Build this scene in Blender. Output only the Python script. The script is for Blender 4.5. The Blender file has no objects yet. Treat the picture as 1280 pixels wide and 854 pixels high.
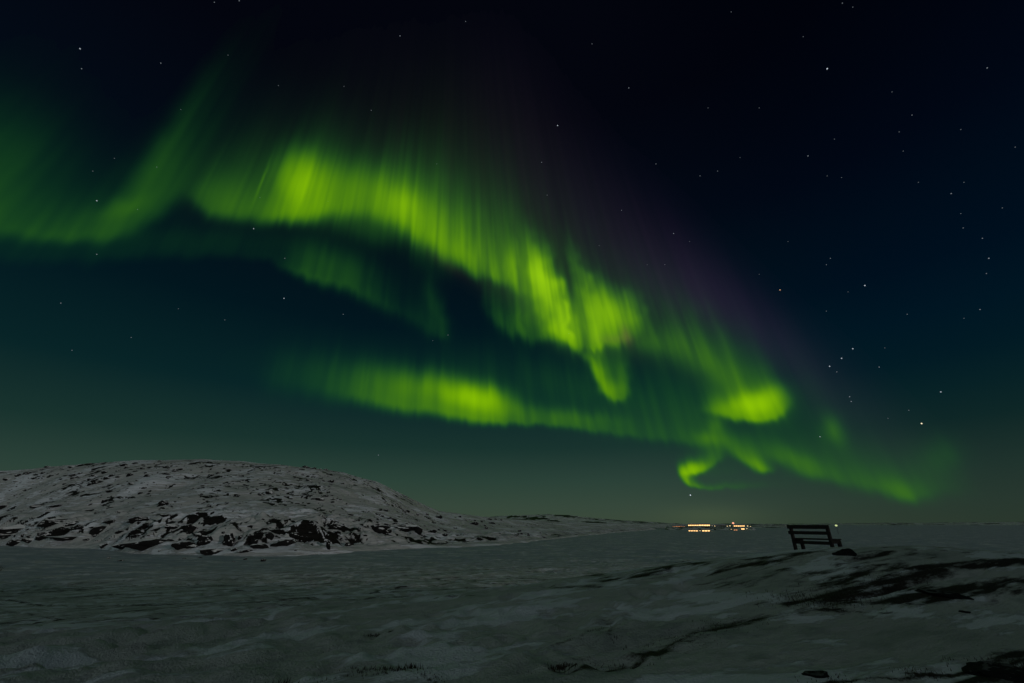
import bpy, bmesh, math, random
import numpy as np
from mathutils import Vector, Matrix

random.seed(4)
C = bpy.context.scene.collection
scene = bpy.context.scene

# ------------------------------------------------------------------ camera
CAMZ = 8.0
PITCH = math.radians(23.2)
FPX = 1280*15.0/36.0
cam_data = bpy.data.cameras.new('camera'); cam_data.lens = 15.0; cam_data.sensor_width = 36.0
cam_data.clip_start = 0.1; cam_data.clip_end = 250000.0
camera = bpy.data.objects.new('camera', cam_data); C.objects.link(camera)
camera.location = (0, 0, CAMZ); camera.rotation_euler = (math.radians(90)+PITCH, 0, 0)
scene.camera = camera

# ------------------------------------------------------------------ night sky (the air glow), moonlight, exposure
def px_dir(x, y):
    """viewing direction (world) of a point of the night sky, measured off the photograph"""
    u = (np.asarray(x, float)-640)/FPX; v = (427-np.asarray(y, float))/FPX
    d = np.stack([u, math.cos(PITCH)-math.sin(PITCH)*v, math.sin(PITCH)+math.cos(PITCH)*v], -1)
    return d/np.linalg.norm(d, axis=-1, keepdims=True)
def base_sky(d):
    z = d[..., 2]; el = np.degrees(np.arcsin(np.clip(z, -1, 1)))
    ks = [-90, 0, 2, 5, 9, 15, 24, 36, 50, 90]
    srgb = np.array([(52,62,50),(58,72,57),(54,71,59),(43,65,56),(25,51,46),(8,36,39),(2,22,30),(3,11,22),(3,5,14),(3,4,10)])/255.
    lin = np.where(srgb > .04045, ((srgb+.055)/1.055)**2.4, srgb/12.92)
    az = np.degrees(np.arctan2(d[..., 0], d[..., 1]))
    c = np.stack([np.interp(el, ks, lin[:, i]) for i in range(3)], -1)
    e = np.clip((az-12)/36, 0, 1)[..., None]; e = e*e*(3-2*e); g = np.clip((el-6)/14,0,1)[..., None]
    return c*(1-e*(np.array([.44,.40,.36])*(1-g)+np.array([.9,.42,.02])*g*(1-.55*np.clip((el-22)/16,0,1)[..., None])-0+np.array([.5,.5,.5])*.5*np.clip((el-26)/16,0,1)[..., None]))


world = bpy.data.worlds.new('World'); scene.world = world; world.use_nodes = True
wn, wl = world.node_tree.nodes, world.node_tree.links
wn.clear()
wout = wn.new('ShaderNodeOutputWorld'); wbg = wn.new('ShaderNodeBackground')
wtc = wn.new('ShaderNodeTexCoord'); wsep = wn.new('ShaderNodeSeparateXYZ'); wl.new(wtc.outputs['Generated'], wsep.inputs[0])
def wmath(op, a, b=None, clamp=False):
    n = wn.new('ShaderNodeMath'); n.operation = op; n.use_clamp = clamp
    for i, v in enumerate((a, b)):
        if v is None: continue
        if isinstance(v, (int, float)): n.inputs[i].default_value = v
        else: wl.new(v, n.inputs[i])
    return n.outputs[0]
def sky_ramp(az):
    n = wn.new('ShaderNodeValToRGB'); r = n.color_ramp
    els = [-90, 0, 1, 2, 3.5, 5, 7, 9, 12, 15, 19, 24, 30, 36, 43, 50, 70, 90]
    for i, e in enumerate(els):
        d = np.array([math.sin(az)*math.cos(math.radians(e)), math.cos(az)*math.cos(math.radians(e)), math.sin(math.radians(e))])
        c = base_sky(d); p = (e+90)/180
        el = r.elements[i] if i < 2 else r.elements.new(p)
        el.position = p; el.color = (*[float(v) for v in c], 1)
    return n
wel = wmath('MULTIPLY_ADD', wmath('ARCSINE', wsep.outputs[2]), 1/math.pi); wel.node.inputs[2].default_value = 0.5
waz = wmath('ARCTAN2', wsep.outputs[0], wsep.outputs[1])
wa = wmath('DIVIDE', wmath('SUBTRACT', waz, math.radians(12)), math.radians(36), True)
wb = wmath('DIVIDE', wmath('SUBTRACT', math.radians(150), waz), math.radians(60), True)
wsm = wn.new('ShaderNodeMapRange'); wsm.interpolation_type = 'SMOOTHSTEP'; wl.new(wmath('MULTIPLY', wa, wb), wsm.inputs[0])
wmix = wn.new('ShaderNodeMix'); wmix.data_type = 'RGBA'
wl.new(wsm.outputs[0], wmix.inputs['Factor'])
for az, key in ((0.0, 'A'), (1.2, 'B')):
    n = sky_ramp(az); wl.new(wel, n.inputs[0])
    wl.new(n.outputs[0], [s for s in wmix.inputs if s.name == key and s.type == 'RGBA'][0])
# pale glow added to the unseen sky behind the camera, fills the foreground
wback = wn.new('ShaderNodeMapRange'); wback.interpolation_type = 'SMOOTHSTEP'
wback.inputs['From Min'].default_value = 0.25; wback.inputs['From Max'].default_value = 1.0
wdot = wn.new('ShaderNodeVectorMath'); wdot.operation = 'DOT_PRODUCT'; wl.new(wtc.outputs['Generated'], wdot.inputs[0]); wdot.inputs[1].default_value = (-0.36, -0.86, 0.36)
wl.new(wdot.outputs['Value'], wback.inputs[0])
wfill = wn.new('ShaderNodeMix'); wfill.data_type = 'RGBA'
wl.new(wback.outputs[0], wfill.inputs['Factor'])
wl.new([s for s in wmix.outputs if s.type == 'RGBA'][0], [s for s in wfill.inputs if s.name == 'A' and s.type == 'RGBA'][0])
[s for s in wfill.inputs if s.name == 'B' and s.type == 'RGBA'][0].default_value = (0.118, 0.148, 0.142, 1)
wl.new([s for s in wfill.outputs if s.type == 'RGBA'][0], wbg.inputs[0]); wbg.inputs[1].default_value = 1.0
wl.new(wbg.outputs[0], wout.inputs[0])

MOON_AZ, MOON_EL = math.radians(133), math.radians(5.5)      # low behind the camera, to its right
moon_data = bpy.data.lights.new('moonlight', 'SUN'); moon_data.energy = 0.40; moon_data.angle = math.radians(1.2)
moon_data.color = (1.0, 0.92, 0.87)
moon = bpy.data.objects.new('moonlight', moon_data); C.objects.link(moon)
to_moon = Vector((math.sin(MOON_AZ)*math.cos(MOON_EL), math.cos(MOON_AZ)*math.cos(MOON_EL), math.sin(MOON_EL)))
moon.rotation_euler = to_moon.to_track_quat('Z', 'Y').to_euler()

scene.view_settings.view_transform = 'Standard'; scene.view_settings.look = 'None'
scene.view_settings.exposure = 0.0; scene.view_settings.gamma = 1.0; scene.view_settings.use_curve_mapping = False
scene.cycles.max_bounces = 4; scene.cycles.diffuse_bounces = 3; scene.cycles.use_denoising = True
scene.cycles.sample_clamp_indirect = 1.0

# ------------------------------------------------------------------ helpers
def tag(o, label=None, cat=None, group=None, kind=None):
    if label: o['label'] = label
    if cat: o['category'] = cat
    if group: o['group'] = group
    if kind: o['kind'] = kind
    return o
def grid_mesh(name, P, mat, keep=None, attrs=None, colors=None, smooth=True):
    nu, nv = P.shape[:2]
    idx = np.arange(nu*nv).reshape(nu, nv)
    q = np.stack([idx[:-1, :-1], idx[1:, :-1], idx[1:, 1:], idx[:-1, 1:]], -1).reshape(-1, 4)
    if keep is not None: q = q[keep.reshape(-1)]
    used = np.zeros(nu*nv, bool); used[q.ravel()] = True
    remap = np.cumsum(used)-1; q = remap[q]
    V = P.reshape(-1, 3)[used]
    me = bpy.data.meshes.new(name)
    me.vertices.add(len(V)); me.vertices.foreach_set('co', V.astype(np.float32).ravel())
    me.loops.add(q.size); me.loops.foreach_set('vertex_index', q.astype(np.int32).ravel())
    me.polygons.add(len(q)); me.polygons.foreach_set('loop_start', np.arange(0, q.size, 4, dtype=np.int32))
    me.polygons.foreach_set('loop_total', np.full(len(q), 4, np.int32))
    me.polygons.foreach_set('use_smooth', np.full(len(q), smooth))
    me.update(calc_edges=True)
    for k, a in (attrs or {}).items():
        at = me.attributes.new(k, 'FLOAT', 'POINT'); at.data.foreach_set('value', a.reshape(-1)[used].astype(np.float32))
    for k, a in (colors or {}).items():
        at = me.attributes.new(k, 'FLOAT_COLOR', 'POINT'); at.data.foreach_set('color', a.reshape(-1, 4)[used].astype(np.float32).ravel())
    me.materials.append(mat)
    o = bpy.data.objects.new(name, me); C.objects.link(o)
    return o
def hsh(ix, iy, seed):
    h = (ix.astype(np.int64)*374761393+iy.astype(np.int64)*668265263+seed*974634777) & 0xffffffff
    h = ((h ^ (h >> 13))*1274126177) & 0xffffffff
    h = ((h ^ (h >> 16))*2246822519) & 0xffffffff
    return ((h ^ (h >> 15)) & 0xffffff)/float(0xffffff)
def vnoise(x, y, seed=0):
    x, y = np.broadcast_arrays(np.asarray(x, float), np.asarray(y, float))
    ix, iy = np.floor(x), np.floor(y); fx, fy = x-ix, y-iy
    fx = fx*fx*fx*(fx*(fx*6-15)+10); fy = fy*fy*fy*(fy*(fy*6-15)+10)
    a, b, c, d = hsh(ix, iy, seed), hsh(ix+1, iy, seed), hsh(ix, iy+1, seed), hsh(ix+1, iy+1, seed)
    return (a*(1-fx)+b*fx)*(1-fy)+(c*(1-fx)+d*fx)*fy
def fbm(x, y, seed=0, octs=4, gain=0.5):
    s, a, t = 0, 1.0, 0
    for k in range(octs):
        ca, sa = math.cos(k*1.1), math.sin(k*1.1)
        s = s+a*vnoise((x*ca-y*sa)*2**k+k*17.3, (x*sa+y*ca)*2**k-k*9.1, seed+k); t += a; a *= gain
    return s/t
def sst(a, b, x):
    t = np.clip((x-a)/(b-a), 0, 1); return t*t*(3-2*t)

# ------------------------------------------------------------------ materials
def new_mat(name):
    m = bpy.data.materials.new(name); m.use_nodes = True
    return m, m.node_tree.nodes, m.node_tree.links, m.node_tree.nodes['Principled BSDF']
def noise_node(n, l, coord, scale, detail=4, rough=0.55):
    t = n.new('ShaderNodeTexNoise'); t.inputs['Scale'].default_value = scale; t.inputs['Detail'].default_value = detail
    t.inputs['Roughness'].default_value = rough; l.new(coord, t.inputs['Vector']); return t
def ramp(n, l, fac, stops):
    r = n.new('ShaderNodeValToRGB'); l.new(fac, r.inputs[0])
    for i, (p, c) in enumerate(stops):
        e = r.color_ramp.elements[i] if i < 2 else r.color_ramp.elements.new(p)
        e.position = p; e.color = (*c, 1) if len(c) == 3 else c
    return r
def mathn(n, l, op, a, b=None, c=None, clamp=False):
    q = n.new('ShaderNodeMath'); q.operation = op; q.use_clamp = clamp
    for i, v in enumerate((a, b, c)):
        if v is None: continue
        if isinstance(v, (int, float)): q.inputs[i].default_value = v
        else: l.new(v, q.inputs[i])
    return q.outputs[0]
def mixc(n, l, fac, a, b):
    q = n.new('ShaderNodeMix'); q.data_type = 'RGBA'
    l.new(fac, q.inputs['Factor'])
    for key, v in (('A', a), ('B', b)):
        s = [s for s in q.inputs if s.name == key and s.type == 'RGBA'][0]
        if isinstance(v, tuple): s.default_value = (*v, 1)
        else: l.new(v, s)
    return [s for s in q.outputs if s.type == 'RGBA'][0]
def snow_material(name, fine, coarse, crust, amp=1.0, soft=(0.36, 0.62), snow=(0.72, 0.75, 0.74), bare=(0.020, 0.018, 0.016), bump=0.5, wave=0.25):
    """snow over bare ground: the 'bare' attribute says where wind and rock break through and where drift shadow is painted"""
    m, n, l, p = new_mat(name)
    tc = n.new('ShaderNodeTexCoord').outputs['Object']
    at = n.new('ShaderNodeAttribute'); at.attribute_name = 'bare'
    s0 = n.new('ShaderNodeMapping'); s0.inputs['Rotation'].default_value = (0, 0, math.radians(-24)); l.new(tc, s0.inputs[0])
    st = n.new('ShaderNodeMapping'); st.inputs['Scale'].default_value = (0.30, 1.5, 1)
    l.new(s0.outputs[0], st.inputs[0])
    n1 = noise_node(n, l, st.outputs[0], fine, 6, 0.62); n2 = noise_node(n, l, tc, coarse, 4); n3 = noise_node(n, l, tc, fine*9, 3, 0.6)
    f = mathn(n, l, 'ADD', at.outputs['Fac'], mathn(n, l, 'MULTIPLY', mathn(n, l, 'SUBTRACT', mathn(n, l, 'ADD', mathn(n, l, 'MULTIPLY', n1.outputs[0], .8), mathn(n, l, 'MULTIPLY', n3.outputs[0], .2)), 0.5), amp))
    f = mathn(n, l, 'MULTIPLY', f, mathn(n, l, 'MULTIPLY', at.outputs['Fac'], 9.0, None, True))
    fr = ramp(n, l, f, [(soft[0], (0, 0, 0)), (soft[1], (1, 1, 1))])
    s = ramp(n, l, n2.outputs[0], [(0.3, tuple(v*0.82 for v in snow)), (0.7, snow)])
    # wind crust: broken bluish crust over smoother, slightly duller old snow
    cm = n.new('ShaderNodeMapping'); cm.inputs['Scale'].default_value = (crust*0.42, crust*1.5, 1); l.new(s0.outputs[0], cm.inputs[0])
    c1 = noise_node(n, l, cm.outputs[0], 1.0, 10, 0.68); c2 = noise_node(n, l, tc, crust*0.30, 3, 0.5)
    cf = mathn(n, l, 'ADD', c1.outputs[0], mathn(n, l, 'MULTIPLY', mathn(n, l, 'SUBTRACT', c2.outputs[0], 0.5), 0.9))
    cr = ramp(n, l, cf, [(0.51, (0, 0, 0)), (0.57, (1, 1, 1))])
    cr2 = ramp(n, l, cf, [(0.30, (1, 1, 1)), (0.42, (0, 0, 0))])
    cs = mixc(n, l, mathn(n, l, 'MULTIPLY', cr.outputs[0], 0.9), s.outputs[0], (0.86, 0.90, 0.98))
    cs = mixc(n, l, mathn(n, l, 'MULTIPLY', cr2.outputs[0], 0.75), cs, (0.34, 0.38, 0.37))
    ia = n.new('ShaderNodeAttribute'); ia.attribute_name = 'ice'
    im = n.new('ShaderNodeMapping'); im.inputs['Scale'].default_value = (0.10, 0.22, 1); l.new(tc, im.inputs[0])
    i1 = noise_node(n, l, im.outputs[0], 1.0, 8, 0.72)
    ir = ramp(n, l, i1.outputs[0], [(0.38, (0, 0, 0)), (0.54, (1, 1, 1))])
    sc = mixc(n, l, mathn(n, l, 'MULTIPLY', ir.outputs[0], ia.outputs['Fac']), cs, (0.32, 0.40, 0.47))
    b = ramp(n, l, n3.outputs[0], [(0.35, bare), (0.75, (bare[0]*3.2, bare[1]*2.9, bare[2]*2.4))])
    l.new(mixc(n, l, fr.outputs[0], sc, b.outputs[0]), p.inputs['Base Color'])
    p.inputs['Roughness'].default_value = 0.7; p.inputs['Specular IOR Level'].default_value = 0.15
    h = mathn(n, l, 'ADD', mathn(n, l, 'MULTIPLY', n1.outputs[0], wave), mathn(n, l, 'MULTIPLY', n3.outputs[0], 0.075))
    h = mathn(n, l, 'ADD', h, mathn(n, l, 'MULTIPLY', mathn(n, l, 'MULTIPLY', cr.outputs[0], c1.outputs[0]), wave*0.9))
    bp = n.new('ShaderNodeBump'); bp.inputs['Strength'].default_value = bump; bp.inputs['Distance'].default_value = 1.0
    l.new(h, bp.inputs['Height']); l.new(bp.outputs[0], p.inputs['Normal'])
    return m
M_GROUND = snow_material('wind_packed_snow', 3.2, 0.22, 1.5, 3.4, (0.34, 0.85), snow=(0.62, 0.645, 0.635), bump=0.75, wave=0.10)
M_HILL = snow_material('hill_snow', 0.5, 0.06, 0.16, snow=(0.62, 0.64, 0.64), bare=(0.008, 0.008, 0.008), bump=0.8, wave=0.7)
def rock_material(name, scale, snow_from=0.62, snow_amt=1.0):
    m, n, l, p = new_mat(name)
    tc = n.new('ShaderNodeTexCoord').outputs['Object']
    geo = n.new('ShaderNodeNewGeometry'); sp = n.new('ShaderNodeSeparateXYZ'); l.new(geo.outputs['Normal'], sp.inputs[0])
    n1 = noise_node(n, l, tc, scale, 6, 0.65); n2 = noise_node(n, l, tc, scale*0.45, 3)
    c = ramp(n, l, n1.outputs[0], [(0.3, (0.006, 0.006, 0.007)), (0.55, (0.012, 0.012, 0.012)), (0.8, (0.034, 0.032, 0.031))])
    f = mathn(n, l, 'ADD', sp.outputs[2], mathn(n, l, 'MULTIPLY', mathn(n, l, 'SUBTRACT', n2.outputs[0], 0.5), 0.9))
    fr = ramp(n, l, f, [(snow_from, (0, 0, 0)), (min(snow_from+0.07, 1), (snow_amt,)*3)])
    l.new(mixc(n, l, fr.outputs[0], c.outputs[0], (0.8, 0.82, 0.84)), p.inputs['Base Color'])
    p.inputs['Roughness'].default_value = 0.85; p.inputs['Specular IOR Level'].default_value = 0.2
    bp = n.new('ShaderNodeBump'); bp.inputs['Strength'].default_value = 0.6; bp.inputs['Distance'].default_value = 0.2
    l.new(n1.outputs[0], bp.inputs['Height']); l.new(bp.outputs[0], p.inputs['Normal'])
    return m
M_ROCK = rock_material('snow_dusted_rock', 2.0, 0.66)
M_BOULDER = rock_material('bare_boulder', 6.0, 0.98, 0.12)
def plain_material(name, col, rough=0.8, noise=8.0, var=0.5, stretch=(1, 1, 1)):
    m, n, l, p = new_mat(name)
    tc = n.new('ShaderNodeTexCoord').outputs['Object']
    mp = n.new('ShaderNodeMapping'); mp.inputs['Scale'].default_value = stretch; l.new(tc, mp.inputs[0])
    t = noise_node(n, l, mp.outputs[0], noise, 5, 0.6)
    r = ramp(n, l, t.outputs[0], [(0.3, tuple(c*(1-var) for c in col)), (0.7, tuple(c*(1+var) for c in col))])
    l.new(r.outputs[0], p.inputs['Base Color']); p.inputs['Roughness'].default_value = rough
    bp = n.new('ShaderNodeBump'); bp.inputs['Strength'].default_value = 0.3; bp.inputs['Distance'].default_value = 0.01
    l.new(t.outputs[0], bp.inputs['Height']); l.new(bp.outputs[0], p.inputs['Normal'])
    return m
M_WOOD = plain_material('weathered_dark_wood', (0.012, 0.009, 0.007), 0.85, 14, 0.5, (1, 1, 8))
M_DRY = plain_material('dry_grass', (0.035, 0.026, 0.014), 0.9, 20)
M_TWIG = plain_material('dead_twig', (0.05, 0.032, 0.018), 0.9, 20)
M_WALL = plain_material('painted_wall', (0.10, 0.045, 0.03), 0.7, 2)
M_WALL2 = plain_material('pale_wall', (0.25, 0.24, 0.22), 0.7, 2)
M_ROOF = plain_material('snowy_roof', (0.55, 0.56, 0.58), 0.8, 1, 0.25)
M_POLE = plain_material('grey_steel', (0.06, 0.06, 0.06), 0.5, 3)
def emit_material(name, col, strength):
    m = bpy.data.materials.new(name); m.use_nodes = True; n, l = m.node_tree.nodes, m.node_tree.links
    n.clear(); o = n.new('ShaderNodeOutputMaterial'); e = n.new('ShaderNodeEmission')
    e.inputs[0].default_value = (*col, 1); e.inputs[1].default_value = strength; l.new(e.outputs[0], o.inputs[0])
    m.cycles.emission_sampling = 'NONE'
    return m
# ------------------------------------------------------------------ ground: snow-covered shore, frozen sea, the knoll of the bench
def bearing_of(px): return math.degrees(math.atan2((px-640)/FPX, math.cos(PITCH)))
def elev_of(px, py):
    d = px_dir(px, py); return math.degrees(math.asin(d[2]))
def bear(px, py):
    d = px_dir(px, py); return math.degrees(math.atan2(d[0], d[1]))
R_B = np.array([0, 3, 6, 10, 15, 20, 30, 45, 70, 100, 130, 1e6])
Z_B = np.array([6.5, 6.5, 6.42, 6.15, 5.65, 5.05, 3.95, 2.65, 1.15, .3, 0, 0])
def ground_base(x, y):
    r = np.hypot(x, y)
    z = np.interp(r, R_B, Z_B)
    z = (z+np.interp(r*0.93, R_B, Z_B)+np.interp(r*1.07, R_B, Z_B))/3
    z = z+2.31*np.exp(-0.5*(((x-14)/8.5)**2+((y-14.8)/4.3)**2))                # the knoll
    z = z+6.5*np.exp(-0.5*(((x-14.5)/5.5)**2+((y+8.5)/5.5)**2))                    # unseen rise added behind the camera to shade the knoll
    z = z+11.5*np.exp(-0.5*((((x-36)*.70+(y+32)*.71)/36)**2+(((x-36)*.71-(y+32)*.70)/9)**2))  # unseen ridge added behind the camera to keep moonlight off the foreground
    return z
CB, SB = math.cos(math.radians(24)), math.sin(math.radians(24))
def ground_fine(x, y):
    r = np.hypot(x, y)
    u, v = x*CB+y*SB, -x*SB+y*CB                      # u along the wind
    near = 1-sst(60, 170, r)
    z = 0.55*(fbm(u/13, v/7, 11, 3)-0.5)*near*sst(2, 9, r)
    sas = np.abs(fbm(u/5.0, v/1.35, 21, 4)-0.5)*2
    z = z-0.30*(1-sst(0.0, 0.22, sas))*near*sst(0.40, 0.62, fbm(x/9, y/9, 23, 2))
    z = z+0.17*(fbm(u/2.2, v/0.55, 31, 4, 0.55)-0.5)*near*(1-.6*sst(3, 7, x)*(1-sst(16, 26, r)))
    rough = sst(0.46, 0.62, fbm(x/6+3, y/4, 41, 3))
    z = z+0.22*rough*(1-sst(2, 5, x))*(fbm(x/0.6, y/0.4, 43, 4)-0.5)*near
    far = sst(70, 170, r)
    z = z+far*0.75*(fbm(x/16, y/9, 51, 5, 0.62)-0.5)*(0.5+1.2*fbm(x/70, y/45, 53, 2))
    return z
def ground_h(x, y): return ground_base(x, y)+ground_fine(x, y)

# ---- the hill on the left shore, from bearings and elevation angles of its shore and its crest
SH = [(-260,672),(-100,676),(0,682),(60,685),(110,686),(160,691),(220,694),(300,695.5),(370,694.5),(430,691),(500,687),(560,684.5),(620,682),(660,678),(700,673),(750,668),(800,663.5),(850,660.5),(900,658.6)]
RG = [(-260,603,520),(-100,592,500),(0,588.5,460),(40,586.5,440),(80,582,420),(130,578,400),(180,575,385),(250,574,370),(300,576,360),(350,581,350),(400,586.5,345),(430,591,345),(470,602,350),(500,616,365),(530,631,385),(548,638.5,400),(600,645.5,470),(650,649.5,560),(700,652.5,700),(750,654,850),(800,655,1150),(850,655.6,1700),(900,656.4,2600)]
_sb = np.array([bear(a, b) for a, b in SH]); _sd = np.array([CAMZ/math.tan(math.radians(-elev_of(a, b))) for a, b in SH])
_rb = np.array([bear(a, b) for a, b, c in RG]); _re = np.array([math.tan(math.radians(elev_of(a, b))) for a, b, c in RG]); _rr = np.array([c for a, b, c in RG], float)
T_P = [-.2, -.03, 0, .02, .06, .14, .24, .34, .5, .68, .85, 1.0, 1.2, 1.7]
Z_P = [-.2, -.06, .005, .035, .09, .20, .27, .31, .46, .68, .89, 1.0, .90, .35]
def hill_t(x, y):
    b = np.degrees(np.arctan2(x, y)); r = np.hypot(x, y)
    ds = np.exp(np.interp(b, _sb, np.log(_sd))); dr = np.maximum(np.interp(b, _rb, _rr), ds*1.25)
    return b, r, ds, dr, (r-ds)/(dr-ds)
def hill_h(x, y):
    b, r, ds, dr, t = hill_t(x, y)
    zr = CAMZ+dr*np.interp(b, _rb, _re)
    w = 0.03*(fbm(x/35, y/35, 61, 2)-0.5)*4*sst(0.0, .1, t)*(1-sst(.7, 1, t))
    z = zr*np.interp(t+w, T_P, Z_P)
    amp = sst(-.01, .08, t)*np.clip(zr/40, .12, 1)
    crest = 1-0.72*sst(.75, .95, t)
    z = z+amp*crest*(4.6*(fbm(x/26, y/20, 71, 3)-0.5)+4.2*(np.abs(fbm(x/11, y/8, 73, 4)-0.5)*2-0.3)*sst(.32, .0, np.abs(t-.10))*1.15+(1.3+2.2*sst(.26, .02, t))*(fbm(x/5, y/4, 75, 4)-.5))
    z = np.where(t > -.02, np.maximum(z, .02*sst(-.02, 0, t)-.3*(t < 0)), z)
    bank = np.exp(-((t-.012)/.012)**2)*np.clip(zr/30, .25, 1)*(.25+.75*sst(-28, -14, b))*(.3+1.4*fbm(x/14, y/14, 79, 2))
    return z+0.7*bank
def surface_h(x, y):
    g = ground_h(x, y); b, r, ds, dr, t = hill_t(x, y)
    h = np.where((b > -60) & (b < _sb[-1]) & (t > -.02) & (t < 1.6), hill_h(x, y), -5)
    return np.maximum(g, h)
def on_surface(px, py):
    """where the line of sight of the photograph's point meets the land (flat distance marching)"""
    d = px_dir(px, py); hd = math.hypot(d[0], d[1])
    r = np.exp(np.linspace(math.log(3), math.log(3000), 3500))
    x, y, z = d[0]/hd*r, d[1]/hd*r, CAMZ+d[2]/hd*r
    hit = np.nonzero(surface_h(x, y) >= z)[0]
    if not len(hit): return None
    i = hit[0]; return float(x[i]), float(y[i]), float(surface_h(x[i], y[i])), float(r[i])
def on_base(px, py):
    d = px_dir(px, py); hd = math.hypot(d[0], d[1]); r = np.exp(np.linspace(math.log(2), math.log(600), 2500))
    x, y, z = d[0]/hd*r, d[1]/hd*r, CAMZ+d[2]/hd*r
    hit = np.nonzero(ground_base(x, y) >= z)[0]; i = hit[0] if len(hit) else len(r)-1
    return float(x[i]), float(y[i])

# ---- ground sheet: rings around the camera, dense in front
bf = np.arange(-56, 56.01, 0.15)
bb = np.concatenate([bf, np.arange(59, 304.1, 3.0)])
rr_ = [0.6]
while rr_[-1] < 60000:
    r0 = rr_[-1]
    rr_.append(r0*(1.011 if 4 < r0 < 170 else 1.02 if r0 < 700 else 1.06 if r0 > 4 else 1.04))
rr_ = np.array(rr_)
BB, RR = np.meshgrid(np.radians(bb), rr_, indexing='ij')
GXw, GYw = RR*np.sin(BB), RR*np.cos(BB)
Zb = ground_base(GXw, GYw); Zf = ground_fine(GXw, GYw)
bare = np.zeros_like(Zb); lift = np.zeros_like(Zb)
uw, vw = GXw*CB+GYw*SB, -GXw*SB+GYw*CB
nfine = fbm(uw/0.9, vw/0.28, 81, 4, 0.6); nmid = fbm(uw/3.2, vw/1.0, 83, 3)
def seg_dist(pts):
    best = np.full(GXw.shape, 1e9); wd = np.zeros_like(best)
    for (x0, y0, w0), (x1, y1, w1) in zip(pts[:-1], pts[1:]):
        dx, dy = x1-x0, y1-y0; L2 = dx*dx+dy*dy+1e-9
        t = np.clip(((GXw-x0)*dx+(GYw-y0)*dy)/L2, 0, 1)
        d = np.hypot(GXw-x0-t*dx, GYw-y0-t*dy); ww = w0+(w1-w0)*t
        m = d/ww < best; best = np.where(m, d/ww, best)
    return best
# wind-swept strips of heath and rock, some drift shadow painted in: photograph points, width in metres
STRIPS = [
 ([(860,790,.25),(905,777,.28),(960,765,.22),(1010,757,.16),(1060,756,.12),(1110,758,.12)], .62, -.05),
 ([(700,838,.02),(735,832,.10),(770,822,.16),(800,815,.16),(830,803,.18),(862,791,.20)], .66, -.05),
 ([(690,831,.06),(700,828,.10),(725,823,.05)], .8, 0),
 ([(684,805,.05),(715,797,.08),(745,787,.09),(765,789,.05)], .62, 0),
 ([(944,751,.10),(980,742,.35),(1020,728,.6),(1060,716,.5),(1110,710,.4)], .68, .03),
 ([(985,751,.3),(1030,742,.6),(1075,730,.6),(1120,720,.5),(1170,706,.4)], .80, .04),
 ([(1000,716,.10),(1030,712,.25),(1070,706,.25),(1110,702,.15)], .66, .04),
 ([(1060,748,.10),(1120,746,.35),(1150,740,.5),(1185,735,.6),(1230,727,.4),(1300,722,.4)], .95, .05),
 ([(1060,748,.05),(1090,746,.12),(1140,748,.10)], .8, .02),
 ([(1130,708,.2),(1190,702,.3),(1230,700,.35),(1300,698,.35)], .95, .06),
 ([(880,718,.05),(905,709,.30),(940,703,.35),(975,698,.45),(1010,690,.25)], .72, .06),
 ([(925,700,.1),(960,695,.3),(1000,690,.4),(1030,688,.3)], .70, .05),
 ([(1055,697,.2),(1085,692,.3),(1115,687,.3)], .80, .05),
 ([(960,856,.05),(1000,847,.10),(1040,838,.16),(1075,838,.07),(1120,836,.05),(1160,828,.04)], .80, .03),
 ([(1120,852,.08),(1170,848,.12),(1220,842,.2),(1300,836,.4)], .95, .03),
 ([(1130,830,.05),(1200,828,.10),(1250,818,.22),(1300,808,.35)], .90, .03),
 ([(1190,838,.05),(1240,832,.2),(1300,826,.3)], .9, .03),
 ([(380,846,.03),(420,842,.05),(460,834,.05),(500,832,.06),(530,838,.05),(548,842,.03)], .60, 0),
 ([(460,786,.03),(475,785,.12),(492,787,.04)], .50, 0),
 ([(-40,748,.3),(20,752,.5),(55,758,.35),(110,754,.15)], .62, .02),  # from here on: drift shadows painted as dark strips, partly bare ground
 ([(-40,768,.3),(10,766,.35),(50,770,.2)], .50, .02),
 ([(60,756,.2),(110,757,.25),(170,758,.2),(225,756,.25),(260,753,.1)], .52, 0),
 ([(45,771,.15),(90,772,.2),(125,768,.15)], .50, 0),
 ([(120,744,.2),(165,743,.5),(200,741,.2)], .46, 0),
 ([(200,730,.2),(280,733,.5),(345,733,.3),(420,731,.2)], .46, 0),
 ([(455,740,.2),(500,735,.6),(545,734,.3),(570,729,.6),(620,722,.4)], .46, 0),
 ([(610,731,.3),(680,728,.6),(760,727,.4),(820,716,.6),(842,705,.7),(880,704,.4)], .46, 0),
 ([(505,757,.2),(540,751,.4),(590,747,.2)], .42, 0),
 ([(680,737,.2),(720,736,.4),(755,735,.2)], .42, 0),
 ([(800,702,.6),(840,704,.8),(862,700,.4)], .50, 0),
]
for pts, k, up in STRIPS:
    w3 = [(*on_base(a, b), w) for a, b, w in pts]
    d = seg_dist(w3); d = d/(.60 if k > .55 else .75); g = np.exp(-d*d*0.8)
    bare = np.maximum(bare, np.minimum(g*(.55+.9*(nmid-.15))*(k+.12*(k < .6))*1.45, .95)); lift += up*g*(nfine-.3)*2
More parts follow.
